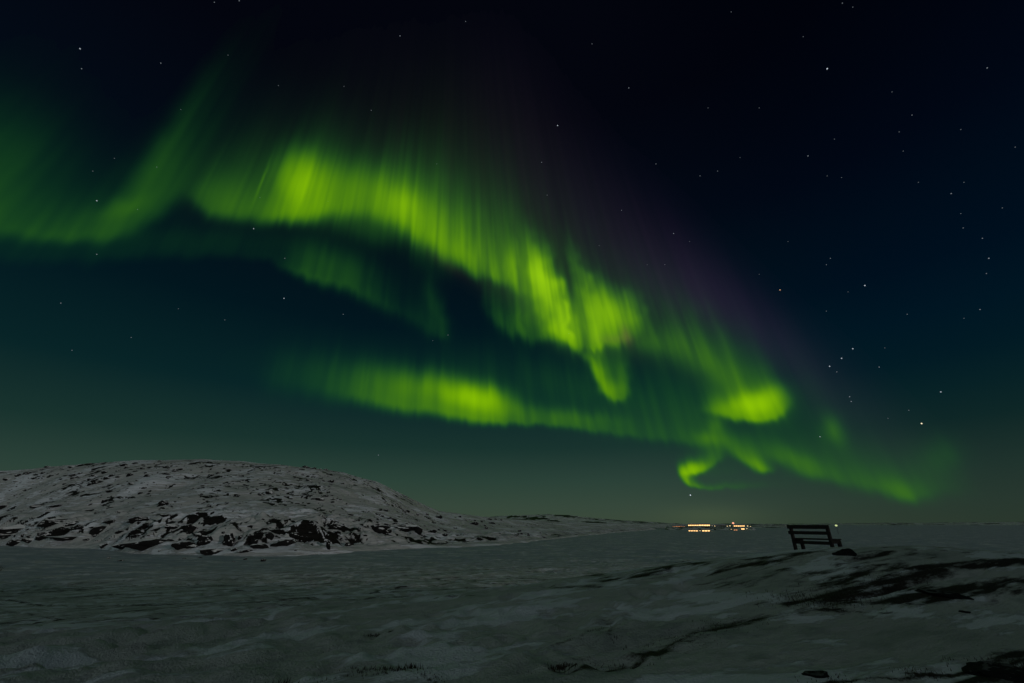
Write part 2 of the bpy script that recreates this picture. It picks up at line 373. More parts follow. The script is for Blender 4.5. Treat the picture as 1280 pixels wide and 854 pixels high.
# scattered flecks on the swept flank of the knoll and in the middle distance
kn = np.exp(-(((GXw-9.5)/5.5)**2+((GYw-11.8)/3.0)**2))
bare = np.maximum(bare, kn*.52*sst(.35, .65, fbm(uw/3, vw/.9, 91, 3, .5)))
fl = np.exp(-(((GXw-1.6)/1.8)**2+((GYw-7.6)/1.3)**2))
bare = np.maximum(bare, fl*.36*sst(.3, .6, fbm(uw/1.2, vw/.5, 93, 3, .5)))
mid = sst(12, 24, RR)*(1-sst(80, 120, RR))
bare = np.maximum(bare, mid*.58*sst(.47, .68, fbm(uw/9, vw/1.6, 95, 4, .5)))  # thin dark lines: drift shadow painted in along with bare patches
# trodden tracks
rng = np.random.default_rng(5)
dent = np.zeros_like(Zb)
TRACKS = [[(395,842),(430,812),(470,790),(540,770),(600,757),(640,748),(690,738),(730,726)], [(300,800),(380,780),(450,768),(520,757),(600,742),(650,735)],
          [(560,800),(620,790),(690,778),(760,760),(800,745),(838,728),(850,716)], [(640,822),(700,808),(760,790),(800,775)], [(330,770),(420,752),(500,744)],
          [(470,812),(520,792),(560,776),(640,760)]]
for tr in TRACKS:
    p = np.array([on_base(a, b) for a, b in tr]); L = np.concatenate([[0], np.cumsum(np.hypot(*np.diff(p, axis=0).T))])
    s = 0
    while s < L[-1]:
        x = np.interp(s, L, p[:, 0])+rng.normal(0, .22); y = np.interp(s, L, p[:, 1])+rng.normal(0, .3)
        s += rng.uniform(.45, .95)
        b0 = math.degrees(math.atan2(x, y)); r0 = math.hypot(x, y)
        i0, i1 = np.searchsorted(bf, [b0-50/r0-.3, b0+50/r0+.3]); j0, j1 = np.searchsorted(rr_, [r0-.8, r0+.8])
        q = ((GXw[i0:i1, j0:j1]-x)/rng.uniform(.10, .17))**2+((GYw[i0:i1, j0:j1]-y)/rng.uniform(.14, .26))**2
        dent[i0:i1, j0:j1] += -.075*np.exp(-q)+.02*np.exp(-(np.sqrt(q)-1.9)**2/.4)
Zg = Zb+Zf+lift*.35+np.clip(dent, -.12, .08)
b_, r_, ds_, dr_, t_ = hill_t(GXw, GYw)
under = (b_ > -58) & (b_ < _sb[-1]) & (t_ > .03)
Zg = np.where(under, np.minimum(Zg, -.5), Zg)                    # the sheet dips under the hill
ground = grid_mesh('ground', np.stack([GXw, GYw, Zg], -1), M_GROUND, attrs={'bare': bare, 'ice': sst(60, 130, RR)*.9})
# face orientation up
tag(ground, kind='structure')

# ---- hill
hb = np.radians(np.arange(-59, _sb[-1]-.05, 0.10)); tt = np.concatenate([np.linspace(-.03, .36, 170), np.linspace(.363, 1.25, 170), np.linspace(1.27, 1.6, 8)])
HB, HT = np.meshgrid(hb, tt, indexing='ij')
ds = np.exp(np.interp(np.degrees(HB), _sb, np.log(_sd))); dr = np.maximum(np.interp(np.degrees(HB), _rb, _rr), ds*1.25)
HR = ds+HT*(dr-ds); HX, HY = HR*np.sin(HB), HR*np.cos(HB); HZ = hill_h(HX, HY)
zr = CAMZ+dr*np.interp(np.degrees(HB), _rb, _re)
dens = np.maximum(np.exp(-((HT-.12)/.10)**2), .95*sst(.66, .86, HT))
dens = np.maximum(dens, .55)*np.clip(zr/25, .35, 1)
big = fbm(HX/18, HY/14, 101, 2)
hn = fbm(HX/5.5, HY/3.2, 103, 5, .62)
hb_ = sst(.60, .67, hn+.26*(big-.5)+.15*(dens-1)+.035*np.exp(-((HT-.10)/.07)**2))
hn2 = fbm(HX/2.2, HY/1.3, 105, 3, .6)
hb_ = np.maximum(hb_, sst(.66, .73, hn2+.24*(big-.5)+.07*(dens-1)))
hn3 = fbm(HX/11, HY/6.5, 107, 4, .6)
hb_ = np.maximum(hb_, sst(.60, .64, hn3+.30*(big-.5)-.12*np.clip(np.abs(HT-.09)/.08, 0, 3)))
hb_ *= sst(.02, .05, HT)
hill = grid_mesh('hill', np.stack([HX, HY, HZ-.25*hb_], -1), M_HILL, attrs={'bare': hb_})
tag(hill, kind='structure')

# ---- far low hills beyond the hill's tail, headland of the settlement, the thin far shore
def far_land(name, pts, dist, depth, seed, noise=0.15, n=260):
    b = np.radians(np.linspace(bear(pts[0][0], pts[0][1]), bear(pts[-1][0], pts[-1][1]), n))
    tb = np.radians([bear(a, c) for a, c in pts]); te = np.array([math.tan(math.radians(elev_of(a, c))) for a, c in pts])
    k = np.array([-.25, -.02, 0, .12, .3, .55, .8, 1.0, 1.3, 1.8]); f = np.array([-.1, -.02, .02, .25, .45, .72, .92, 1, .8, -.1])
    B, K = np.meshgrid(b, np.linspace(-.05, 1.6, 60), indexing='ij')
    R = dist+(K-1)*depth; X, Y = R*np.sin(B), R*np.cos(B)
    H = np.maximum(CAMZ+dist*np.interp(B, tb, te), 0.3)
    e = sst(0, .04, (B-b[0])/(b[-1]-b[0]))*sst(0, .04, (b[-1]-B)/(b[-1]-b[0]))
    Z = e*H*np.interp(K, k, f)*(1+noise*2*(fbm(X/depth*5, Y/depth*4, seed, 4)-.5))-.4*(1-e)
    bn = sst(.50, .60, fbm(X/depth*16, Y/depth*9, seed+5, 4, .6))*.9
    return tag(grid_mesh(name, np.stack([X, Y, Z], -1), M_HILL, attrs={'bare': bn}), kind='structure')
far_land('hills', [(560,652),(610,647),(640,645.5),(672,644.5),(684,643.6),(700,645),(720,645.5),(760,648.5),(800,652),(835,654),(870,655.3)], 2400, 700, 201, .25)
far_land('hills', [(770,655.0),(800,654.3),(825,654.6),(845,655.3),(880,655.5),(905,655.2),(940,655.2),(965,655.3),(990,656.2)], 1900, 500, 207, .4)
far_land('hills', [(960,655.0),(1020,654.4),(1080,653.9),(1150,653.6),(1220,653.2),(1290,652.6),(1400,652.4)], 9000, 1500, 211, .2)
headland = far_land('headland', [(830,657.6),(850,657.5),(880,657.4),(905,657.9),(925,657.6),(945,659.2)], 900, 120, 219, .2)
# ------------------------------------------------------------------ the aurora: a glowing veil high above the horizon
# the auroral rays all run along the field lines, towards the magnetic zenith
MZ = px_dir(575, -390)
ME = np.cross(MZ, [0, 0, 1.0]); ME /= np.linalg.norm(ME)
MD = np.cross(ME, MZ); MD = -MD if MD[2] > 0 else MD
def to_chart(d):
    th = np.degrees(np.arccos(np.clip(d@MZ, -1, 1))); ph = np.degrees(np.arctan2(d@ME, d@MD))
    return ph, th
if to_chart(px_dir(900, 400))[0] < 0: ME = -ME
def from_chart(ph, th):
    ph = np.radians(ph)[..., None]; th = np.radians(th)[..., None]
    return np.cos(th)*MZ+np.sin(th)*(np.cos(ph)*MD+np.sin(ph)*ME)
PH = np.arange(-84, 84.01, 0.16); TH = np.arange(12, 89.01, 0.15)
def noise1(x, seed):
    i = np.floor(x).astype(int); f = x-i; f = f*f*(3-2*f)
    h = lambda k: np.modf(np.abs(np.sin((k+seed*37.7)*12.9898)*43758.5453))[0]
    return h(i)*(1-f)+h(i+1)*f
def rays(seed, fine=1.0, warp=0.0):
    P = PH[:, None]+warp*(TH[None, :]-50)
    n = 0.45*noise1(P*0.7*fine, seed)+0.33*noise1(P*1.6*fine, seed+3)+0.22*noise1(P*3.6*fine, seed+5)
    return n*2
def resample(pts, step=0.12):
    p = np.array(pts, float); n = len(p)
    q = np.vstack([2*p[0]-p[1], p, 2*p[-1]-p[-2]]); out = []
    for i in range(1, n):
        a, b, c, d = q[i-1], q[i], q[i+1], q[i+2]
        k = max(4, int(np.hypot(*(c-b)[:2])/1.0)); t = np.linspace(0, 1, k, endpoint=False)[:, None]
        s = 0.5*((2*b)+(-a+c)*t+(2*a-5*b+4*c-d)*t*t+(-a+3*b-3*c+d)*t**3)
        s[:, 2:] = b[2:]*(1-t)+c[2:]*t
        out.append(s)
    out.append(p[-1:]); return np.vstack(out)
def curtain(pts, w=0.5, fold=0.35, ray=0.3, seed=1, power=1.0, fine=1.0, warp=0.0):
    """pts: x, y, brightness, height, softness of the lower edge; the rays rise from the edge to the zenith"""
    s = resample(pts); ph, th = to_chart(px_dir(s[:, 0], s[:, 1]))
    dph = np.gradient(ph)*np.sin(np.radians(th)); dth = np.gradient(th)
    dl = np.sqrt(dph**2+(fold*dth)**2)
    F = np.zeros((len(PH), len(TH)))
    for j in range(len(s)):
        I, H, b = s[j, 2], max(s[j, 3], 1)*0.093, max(s[j, 4], 1)*0.093
        if I <= 0: continue
        ww = w/np.sin(np.radians(th[j]))
        c0 = np.searchsorted(PH, ph[j]-3*ww); c1 = np.searchsorted(PH, ph[j]+3*ww)
        if c1 <= c0: continue
        g = np.exp(-0.5*((PH[c0:c1]-ph[j])/ww)**2)/(w*2.5066)*dl[j]*I
        t = th[j]-TH
        pr = np.where(t < 0, np.exp(-(t/b)**2), np.exp(-(np.abs(t)/H)**power))
        F[c0:c1] += g[:, None]*pr[None, :]
    if ray: F *= 1-ray+ray*rays(seed, fine, warp)
    return F
GX = None
def blob(x, y, a, b, ang, I, p=2.0):
    """diffuse patch: centre, half axes, tilt, brightness"""
    global GX
    if GX is None:
        d = from_chart(*np.meshgrid(PH, TH, indexing='ij'))
        xx = d[..., 0]; f = np.maximum(d[..., 1]*math.cos(PITCH)+d[..., 2]*math.sin(PITCH), 0.08)
        up = -d[..., 1]*math.sin(PITCH)+d[..., 2]*math.cos(PITCH)
        GX = (640+FPX*xx/f, 427-FPX*up/f)
    X, Y = GX; c, s = math.cos(math.radians(ang)), math.sin(math.radians(ang))
    dx, dy = X-x, Y-y
    r = ((dx*c+dy*s)/a)**2+((-dx*s+dy*c)/b)**2
    return I*np.exp(-r**(p/2))
def aurora_fields():
    F = 0
    # left arc and its faint second edge
    F = F+curtain([(-260,240,.06,60,14),(-80,268,.09,50,14),(0,282,.085,34,12),(60,292,.085,30,9),(110,294,.085,30,8),(150,290,.085,46,7),(185,276,.07,80,5),(215,254,.055,75,4),(235,234,.03,75,3),(244,222,.0,90,3)], w=.45, ray=.25, seed=2, fold=.2)
    F = F+curtain([(-260,250,.035,90,20),(-60,265,.032,80,20),(30,270,.020,80,16),(110,262,.010,70,16),(150,250,.010,100,12),(215,240,.016,120,12),(262,250,.0,120,12)], w=1.6, ray=.15, seed=3, power=1.7)
    F = F+curtain([(-260,300,.02,50,7),(0,318,.028,44,6),(130,319,.026,36,6),(250,316,.024,34,6),(330,318,.022,36,7),(352,330,.035,34,7),(380,340,.085,28,9),(420,352,.10,30,11),(450,362,.07,34,12),(480,378,.05,32,12),(505,388,.035,34,14),(525,398,.04,34,14),(540,412,.06,32,10),(550,421,.05,28,7),(560,415,.0,28,6)], w=.7, ray=.2, seed=4, fold=.3)
    F = F+blob(-10,190,80,60,0,.035)+blob(210,180,112,17,-57,.042)+blob(195,220,62,26,-50,.045)+blob(150,262,40,12,-20,.05)+blob(250,300,120,16,0,.018)+blob(545,385,9,34,-14,.05)+blob(415,330,48,20,20,.045)
    # main arc
    F = F+curtain([(232,232,.0,40,6),(252,252,.10,60,9),(275,263,.13,60,11),(310,268,.13,60,10),(345,268,.24,56,9),(372,266,.44,56,11),(395,262,.34,52,13),(430,256,.24,42,16),(470,258,.24,42,18),(500,272,.33,50,18),(530,290,.32,60,16),(552,308,.26,70,14),(580,326,.22,80,12),(610,340,.20,80,11),(640,352,.20,80,11),(668,376,.16,80,12),(690,410,.0,60,12)], w=.7, ray=.22, seed=7, power=1.5)
    F = F+curtain([(240,240,.02,90,16),(330,262,.035,85,16),(400,255,.04,80,16),(500,270,.035,85,16),(600,330,.045,100,14),(690,400,.05,130,14),(770,430,.045,130,14),(830,430,.025,110,16),(870,430,0,100,16)], w=1.3, ray=.2, seed=9, power=1.5)
    F = F+blob(375,218,26,26,0,.30)+blob(372,240,20,20,0,.12)+blob(440,232,60,26,4,.14)+blob(508,256,30,18,24,.20)+blob(455,285,60,16,14,.06)+blob(270,240,24,26,20,.03)
    F = F+blob(552,300,30,34,38,.08)+blob(582,318,18,20,30,.10)
    F = F+blob(327,228,1.6,26,20,.10)
    # the dim lobe under the main arc and the bright bundle of rays
    F = F+curtain([(604,350,.02,22,10),(615,388,.045,40,12),(636,408,.075,55,11),(660,416,.085,65,11),(690,420,.10,70,9),(715,424,.08,60,9),(730,424,0,60,9)], w=.45, ray=.35, seed=12, fold=.5)
    F = F+blob(680,352,11,30,-17,.42)+blob(690,372,13,38,-17,.40)+blob(668,330,9,34,-14,.22)+blob(700,410,14,20,-24,.30)+blob(709,398,4,30,-8,.22)+blob(720,398,6,22,-12,.14)+blob(697,352,7,40,-20,.10)
    F = F+blob(640,330,9,22,-10,.16)+blob(655,395,26,26,0,.07)+blob(738,400,20,44,-20,.10)
    F = F+blob(728,350,8,42,-22,.14)+blob(745,378,18,32,-28,.16)+blob(765,388,26,24,20,.30)+blob(782,400,15,20,-20,.20)+blob(752,412,20,18,0,.16)
    F = F+curtain([(690,408,.0,40,7),(705,422,.20,50,7),(720,431,.18,42,7),(740,432,.14,40,7),(762,430,.16,46,8),(785,422,.10,40,10),(800,412,.0,40,10)], w=.4, ray=.5, seed=14, fine=1.4)
    # hook
    F = F+curtain([(733,446,.04,16,8),(738,458,.10,24,7),(748,478,.16,32,6),(760,493,.20,34,6),(772,499,.18,30,6),(783,494,.09,34,7),(786,482,.02,24,6),(782,470,.0,20,8)], w=.35, ray=.3, seed=16, fold=.9)
    F = F+blob(744,462,8,20,-28,.12)+blob(784,468,9,22,0,.06)+blob(766,462,16,20,0,.05)+blob(766,486,16,10,10,.10)
    # right swath
    F = F+curtain([(780,430,.03,70,20),(810,425,.06,60,22),(850,432,.10,56,24),(880,446,.11,62,26),(905,470,.12,70,26),(935,500,.12,76,20),(965,512,.11,80,16),(985,505,.05,80,14),(1000,500,.0,80,16)], w=.9, ray=.22, seed=18, power=1.4)
    F = F+blob(905,465,56,32,48,.05)+blob(835,428,26,22,20,.05)+blob(850,470,60,40,0,.030)
    F = F+curtain([(878,508,.05,20,6),(900,514,.22,22,6),(922,520,.30,28,5),(945,523,.34,30,5),(965,519,.30,32,5),(980,508,.16,34,6),(988,494,.0,30,8)], w=.35, ray=.12, seed=20, power=1.6)
    F = F+blob(946,503,24,13,-6,.34,2.2)+blob(965,495,14,12,-30,.12)+blob(930,508,34,12,-6,.14)
    # lower band
    F = F+curtain([(330,470,.02,40,22),(400,482,.055,36,20),(440,492,.14,34,14),(480,500,.20,34,12),(520,508,.22,34,11),(560,516,.26,34,10),(600,523,.30,34,8),(630,525,.20,32,7),(660,527,.14,18,6),(700,530,.14,16,6),(740,536,.12,16,6),(790,543,.085,20,6),(840,549,.07,26,7),(880,553,.08,30,8),(915,556,.0,34,8)], w=.6, ray=.1, seed=22, power=1.5)
    F = F+blob(598,498,34,14,8,.42)+blob(560,488,60,17,10,.16)+blob(500,478,60,18,8,.07)+blob(625,512,30,12,6,.10)+blob(720,522,60,9,6,.07)
    F = F+blob(400,462,90,26,4,.022)+blob(780,505,130,36,8,.045)+blob(680,470,110,34,14,.018)+blob(860,520,60,40,0,.02)
    # the curl by the horizon
    F = F+blob(893,534,12,14,0,.13)+blob(885,548,20,8,10,.10)+blob(895,562,16,16,20,.08)+blob(900,590,30,9,0,.03)
    F = F+curtain([(908,568,.0,12,5),(898,576,.12,12,4),(888,580,.18,12,4),(876,586,.36,12,3.5),(868,590,.42,12,3.5),(860,591,.34,11,4),(854,590,.16,9,4),(853,594,.3,10,3),(858,601,.45,10,3),(866,606,.32,8,3),(878,608,.15,6,3),(895,609,.12,6,3),(925,608,.07,6,4),(960,606,.02,6,5),(1000,604,0,8,6)], w=.22, ray=.25, seed=25, fold=.6, power=1.5, fine=1.6)
    F = F+blob(872,584,12,7,-18,.22)+blob(860,590,7,9,-30,.26)
    F = F+curtain([(905,556,.04,20,7),(925,572,.13,18,5),(943,583,.30,18,4),(955,589,.38,16,4),(962,586,.16,14,4),(966,580,.0,12,4)], w=.3, ray=.25, seed=27, fold=.4, power=1.4)
    F = F+curtain([(950,560,.06,18,9),(975,572,.14,18,6),(1005,589,.17,16,5),(1035,596,.11,22,6),(1070,603,.095,26,8),(1100,611,.12,24,7),(1125,619,.20,20,7),(1145,616,.12,22,8),(1175,611,.05,26,10),(1220,606,0,20,10)], w=.6, ray=.2, seed=29, power=1.4)
    F = F+blob(1043,538,12,20,-30,.12)+blob(1180,570,26,24,20,.05)+blob(1000,572,34,9,26,.05)+blob(930,560,26,16,30,.05)+blob(1125,608,20,10,10,.03)+blob(1080,580,120,36,10,.022)
    F = F+blob(1000,520,50,60,-20,.022)+blob(960,560,90,34,8,.018)+blob(1000,470,30,70,-32,.010)
    F = F+blob(560,610,420,26,3,.010)
    # tall faint rays: olive low down, purple at their tops
    O = curtain([(240,245,.003,120,30),(400,250,.005,120,30),(520,270,.008,130,30),(620,340,.016,150,30),(700,400,.018,170,30),(760,420,.012,170,30),(830,430,.008,150,30),(900,470,.008,120,30),(960,500,0,90,30)], w=1.6, ray=.22, seed=31, power=1.7)
    P = curtain([(560,140,.0,110,60),(660,230,.012,130,70),(740,300,.020,120,70),(820,350,.038,100,60),(880,370,.048,80,50),(940,410,.046,70,50),(1000,460,.034,60,50),(1060,520,.022,80,46),(1130,560,.010,80,40),(1200,590,.0,60,30)], w=1.6, ray=.25, seed=33, power=1.6)
    P = P+curtain([(340,150,0,100,70),(460,170,.004,90,60),(600,230,.006,100,60),(700,280,0,90,60)], w=2, ray=.4, seed=35)
    K = blob(782,418,6,12,-18,.05)+blob(768,424,18,6,0,.03)+blob(556,326,30,8,36,.008)+blob(640,440,60,12,20,.0)
    O = O+blob(890,645,60,13,0,.022)  # warm sky glow of the settlement, painted into the aurora sheet
    F = F+blob(120,270,90,30,0,.012)+blob(640,470,120,30,10,.012)+blob(1080,560,130,50,20,.014)
    return F, O, P, K
def vn2(x, y, seed):
    ix, iy = np.floor(x), np.floor(y); fx, fy = x-ix, y-iy; fx = fx*fx*(3-2*fx); fy = fy*fy*(3-2*fy)
    h = lambda a, b: np.modf(np.abs(np.sin(a*127.1+b*311.7+seed*74.7)*43758.5453))[0]
    return (h(ix, iy)*(1-fx)+h(ix+1, iy)*fx)*(1-fy)+(h(ix, iy+1)*(1-fx)+h(ix+1, iy+1)*fx)*fy
def ruffle(F, seed):
    """the veil is folded: shift it along and across the rays by smooth noise"""
    P, T = np.meshgrid(PH, TH, indexing='ij')
    w = .24+.60*np.exp(-((GX[0]-730)/210)**2-((GX[1]-370)/120)**2)
    a = (vn2(P*.9, T*.12, seed)-.5)*1.3+(vn2(P*2.1, T*.22, seed+1)-.5)*.8
    b = (vn2(P*.35, T*.5, seed+2)-.5)*1.6+(vn2(P*.8, T*1.0, seed+3)-.5)*.7
    a, b = a*w*1.1, b*w
    i = np.clip((P+b-PH[0])/.16, 0, len(PH)-1.001); j = np.clip((T+a-TH[0])/.15, 0, len(TH)-1.001)
    i0, j0 = i.astype(int), j.astype(int); fi, fj = i-i0, j-j0
    G = (F[i0, j0]*(1-fi)+F[i0+1, j0]*fi)*(1-fj)+(F[i0, j0+1]*(1-fi)+F[i0+1, j0+1]*fi)*fj
    m = .62*vn2(P*1.3, T*.10, seed+4)+.20*vn2(P*3.0, T*.16, seed+5)+.18*vn2(P*.5, T*.4, seed+6)
    return G*(1+(m-.5)*(.20+.90*w))
def aurora_rgb():
    F, O, P, K = aurora_fields()
    F = ruffle(F, 3)
    F = np.maximum(F, 0); F = 0.62*(1-np.exp(-(F/0.60)**1.38))
    R = .11*F+.60*F**2.2/(F**1.2+.30)+O*.62+P*.26+K*.7
    G = F+O*.78+P*.09-K*.2
    B = .20*F*np.exp(-F/.08)+O*.25+P*.33+K*.2
    C = np.stack([R, np.maximum(G, 0), B, 1-.95*(1-np.exp(-F/.10))], -1)
    # fade everything out at the rim of the chart
    e = np.clip((84-np.abs(PH))/14, 0, 1)[:, None]*np.clip((TH-12)/14, 0, 1)[None, :]
    e = (e*e*(3-2*e))[..., None]
    C[..., :3] *= e; C[..., 3:] = 1-(1-C[..., 3:])*e
    return C

arr = aurora_rgb()
PHg, THg = np.meshgrid(PH, TH, indexing='ij'); D = from_chart(PHg, THg)
elg = np.arcsin(np.clip(D[..., 2], -1, 1))
dist = np.minimum(9000/np.maximum(np.sin(elg), .01), 42000)
m4 = (arr[..., :3].max(-1) > .0005) & (np.degrees(elg) > -.4)
kq = m4[:-1, :-1] | m4[1:, :-1] | m4[1:, 1:] | m4[:-1, 1:]
am = bpy.data.materials.new('aurora_glow'); am.use_nodes = True; n, l = am.node_tree.nodes, am.node_tree.links; n.clear()
ao = n.new('ShaderNodeOutputMaterial'); at = n.new('ShaderNodeAttribute'); at.attribute_name = 'glow'
ae = n.new('ShaderNodeEmission'); tr = n.new('ShaderNodeBsdfTransparent'); ad = n.new('ShaderNodeAddShader')
l.new(at.outputs['Color'], ae.inputs[0]); l.new(at.outputs['Alpha'], tr.inputs[0])
l.new(ae.outputs[0], ad.inputs[0]); l.new(tr.outputs[0], ad.inputs[1]); l.new(ad.outputs[0], ao.inputs[0])
am.cycles.emission_sampling = 'NONE'
aur = grid_mesh('aurora', D*dist[..., None]+np.array([0, 0, CAMZ]), am, keep=kq, colors={'glow': arr})
tag(aur, 'green aurora borealis curling in bands across the night sky', 'aurora', kind='stuff')

# ------------------------------------------------------------------ stars
star_me = bpy.data.meshes.new('star'); bm = bmesh.new(); bmesh.ops.create_icosphere(bm, subdivisions=1, radius=1.0); bm.to_mesh(star_me); bm.free()
SM = {}
def star(x, y, mag, label=None, col='w'):
    key = (col, round(mag, 1))
    if key not in SM:
        c = {'w': (.78, .88, 1.0), 'y': (1, .9, .6), 'r': (1, .55, .3)}[col]
        me = star_me.copy(); me.materials.append(emit_material('starlight', c, 0.17*mag)); SM[key] = me
    o = bpy.data.objects.new('star', SM[key]); C.objects.link(o)
    d = px_dir(x, y); o.location = Vector(d*60000)+Vector((0, 0, CAMZ)); o.scale = (47*max(.8, min(1.5, .7+.25*mag)),)*3
    tag(o, label or 'tiny faint white star in the dark sky', 'star', 'stars in the night sky')
BRIGHT = [(1152,529.5,7,'brightest yellowish star low right of the aurora, above the bench side of the horizon','y'),
 (863,619,6,'bright white star just above the settlement lights and below the small green curl','w'),
 (975,362.5,4,'orange star alone between the purple fringe and the dark blue sky','r'),
 (1081,357,3.2,'white star to the right of the orange star','w'),
 (1066,436,3,'uppermost star of the slanting row of three','w'),
 (1052,448,3,'middle star of the slanting row of three','w'),
 (1037,458,3,'lowest star of the slanting row of three','w'),
 (1034,86,4,'brightest star high in the dark upper right sky','w'),
 (1025,546,2.6,'white star beside the dim green patch right of the bright green blob','w'),
 (1176,490,2.6,'white star above and right of the brightest low star','w'),
 (711,417,3,'white star shining through the bright green rays','w'),
 (697,157,3.0,'brighter star above the middle of the aurora where the rays fade out','w'),
 (355,373,2.8,'white star in the dark gap below the left end of the aurora','w'),
 (317,286,2.6,'white star in the dark lane under the left of the main green arc','w'),
 (121,251,2.6,'white star just above the faint left green arc','w'),
 (100,61,2.4,'white star in the top left corner of the sky','w')]
for x, y, m, lb, c in BRIGHT: star(x, y, m, lb, c)
FAINT = [(914,15),(1004,46),(1234,85,1.6),(885,135),(949,135),(1010,195,1.9),(925,197),(897,214,1.4),(875,220,1.5),(1034,220),(1052,222),(1115,115),(1140,144,1.3),(1201,162),(1129,189),(1124,165),(1043,174),(1269,184),(1148,228),(1205,228),(1189,242,1.8),(1253,260),(1201,267),(1204,285,1.2),(1228,298,1.5),(1236,323,2.1),(1038,323,1.6),(1033,331,1.4),(985,302),(1053,4,1.3),(1066,9),(1060,365),(1033,389,1.2),(1134,393,1.2),(1205,398),(1225,387,1.6),(1233,342,1.3),(1046,465,1.6),(1106,435),(1099,459,1.8),(1062,496,2),(1064,502,2),(1136,513,1.3),(1110,523),(949,343),(102,86,1.5),(201,79,1.5),(285,69),(299,1,1.6),(348,107),(430,108),(196,209,1.4),(172,262,1.4),(325,247,1.5),(410,252,1.6),(121,318,1.8),(356,323,1.7),(143,198),(116,214),(226,137),(76,379,1.5),(281,400,1.4),(223,386),(164,422,1.2),(90,438,1.2),(429,393,1.7),(464,138,1.2),(546,205,1.1),(560,419,1.7),(541,426,1.3),(684,244,1.3),(777,263,1.5),(831,331,1.4),(749,307),(809,331),(786,110,1.9),(677,203,1.8),(268,3,1.3),(500,45,1.8),(842,292,2.2),(820,205,1.6),(473,569,1.9),(740,55,1.2),(582,27,1.2),(862,302)]
for f in FAINT: star(f[0], f[1], f[2]*0.8 if len(f) > 2 else .8)

# ------------------------------------------------------------------ rocks on the hill
def boulder_mesh(name, seed, mat, planes=12, sub=3, rough=.10):
    rg = np.random.default_rng(seed); bm = bmesh.new(); bmesh.ops.create_icosphere(bm, subdivisions=sub, radius=1.0)
    nn = rg.normal(size=(planes, 3)); nn /= np.linalg.norm(nn, axis=1)[:, None]; dd = rg.uniform(.50, .85, planes)
    for v in bm.verts:
        p = np.array(v.co)
        for a, d in zip(nn, dd):
            s = p@a-d
            if s > 0: p = p-a*s
        q = p*2.3+seed*7.1
        p = p*(1+rough*(math.sin(q[0]*2.1+q[1])*math.cos(q[1]*1.7-q[2]*2.3)+.6*math.sin(q[2]*5.1+q[0]*4.3)))
        v.co = Vector(p)
    me = bpy.data.meshes.new(name); bm.to_mesh(me); bm.free(); me.materials.append(mat)
    return me
RM = [boulder_mesh('rock', s, M_ROCK, sub=2 if s > 5 else 3, rough=.14) for s in range(1, 11)]
def rock(px, py, w, h, label, group, k=None, tall=1.0, cap=None):
    hit = on_surface(px, py+h*.40)
    if hit is None: return None
    x, y, z, r = hit
    d = px_dir(px, py); zc = r/math.hypot(d[0], d[1])*(d[1]*math.cos(PITCH)+d[2]*math.sin(PITCH))
    m = zc/FPX
    k = random.randrange(10) if k is None else k
    o = bpy.data.objects.new('rock', RM[k]); C.objects.link(o)
    sx, sz = w*m/2*1.25, max(h*m*.62*tall, .15)
    o.scale = (sx, max(sz, sx*.5)*random.uniform(.8, 1.1), sz); b = math.atan2(x, y)
    o.location = (x, y, z+sz*.10)
    o.rotation_euler = (random.uniform(-.12, .12), random.uniform(-.22, .12), -b+random.uniform(-.2, .2))
    tag(o, label, 'rock', group); return o
GR = 'dark rocks on the snowy hill'
BIG = [(189,676,44,15,'widest dark rock slab on the left shore, shaped like a slanting wedge'),
 (236,659,15,13,'upright dark rock standing over the cluster right of the wide slab'),
 (230,679,22,13,'dark rock just right of the wide slab at the shore'),
 (255,676,17,12,'dark rock at the shore between two snow humps, second right of the wide slab'),
 (284,674,12,17,'tall narrow dark rock with a snow notch at the middle of the left shore'),
 (265,688,32,7,'long flat dark rock at the very foot of the shore'),
 (85,672,46,5,'long thin dark ledge running level near the left shore'),
 (18,660,26,12,'big dark rock at the left edge of the hill'),
 (55,669,17,9,'dark rock left of the long thin ledge'),
 (122,662,23,10,'dark rock above and right of the long thin ledge'),
 (174,648,18,7,'oval dark rock in open snow above the wide slab'),
 (337,668,11,9,'round dark rock above the pair of rocks in the middle of the shore'),
 (354,677,22,11,'jagged dark rock in the middle of the shore'),
 (323,681,20,9,'low dark rock left of the jagged one in the middle of the shore'),
 (472,660,29,13,'largest dark rock on the right part of the hill, its top edge rounded'),
 (508,659,32,10,'broad dark rock just right of the largest rock of the hill\'s right part'),
 (419,658,14,8,'dark rock under a pale snow hump left of the right hand rocks'),
 (410,679,6,11,'small upright dark rock in the snow bank of the middle shore')]
for a in BIG: rock(*a[:4], a[4], GR, tall=1.1)
MID = [(156,680,24,9),(215,659,18,5),(66,652,30,7),(90,654,14,5),(204,628,9,8),(130,681,12,6),(21,677,20,6),(138,652,12,5),(48,632,22,4),(72,632,16,3),(306,689,14,4),(316,677,8,9),(367,669,13,7),(505,655,20,6),(522,662,10,9),(435,680,12,5),(540,663,9,5),(556,668,8,4),(486,664,6,4),(448,661,6,5),(170,670,9,4),(205,645,10,4),(247,668,8,5),(240,683,10,5),(10,668,18,8),(38,675,14,6),(100,660,9,4),(5,633,14,5),(184,655,9,5),(150,665,9,4),(292,686,9,5),(300,671,6,5)]
for a in MID: rock(*a, 'medium dark rock breaking through the snow of the lower hill slope', GR, tall=1.1)
rs = random.Random(9)
def clump(n, cx, cy, sx, sy, w0, w1, slope, label):
    for i in range(n):
        x = rs.gauss(cx, sx); y = cy+(x-cx)*slope+rs.gauss(0, sy)
        w = rs.uniform(w0, w1)*(1.6 if rs.random() < .15 else 1); rock(x, y, w, w*rs.uniform(.35, .7), label, GR)
L_UP = 'small dark rock scattered over the upper slope of the snowy hill'
L_LO = 'small dark rock among the snow humps of the lower hill slope'
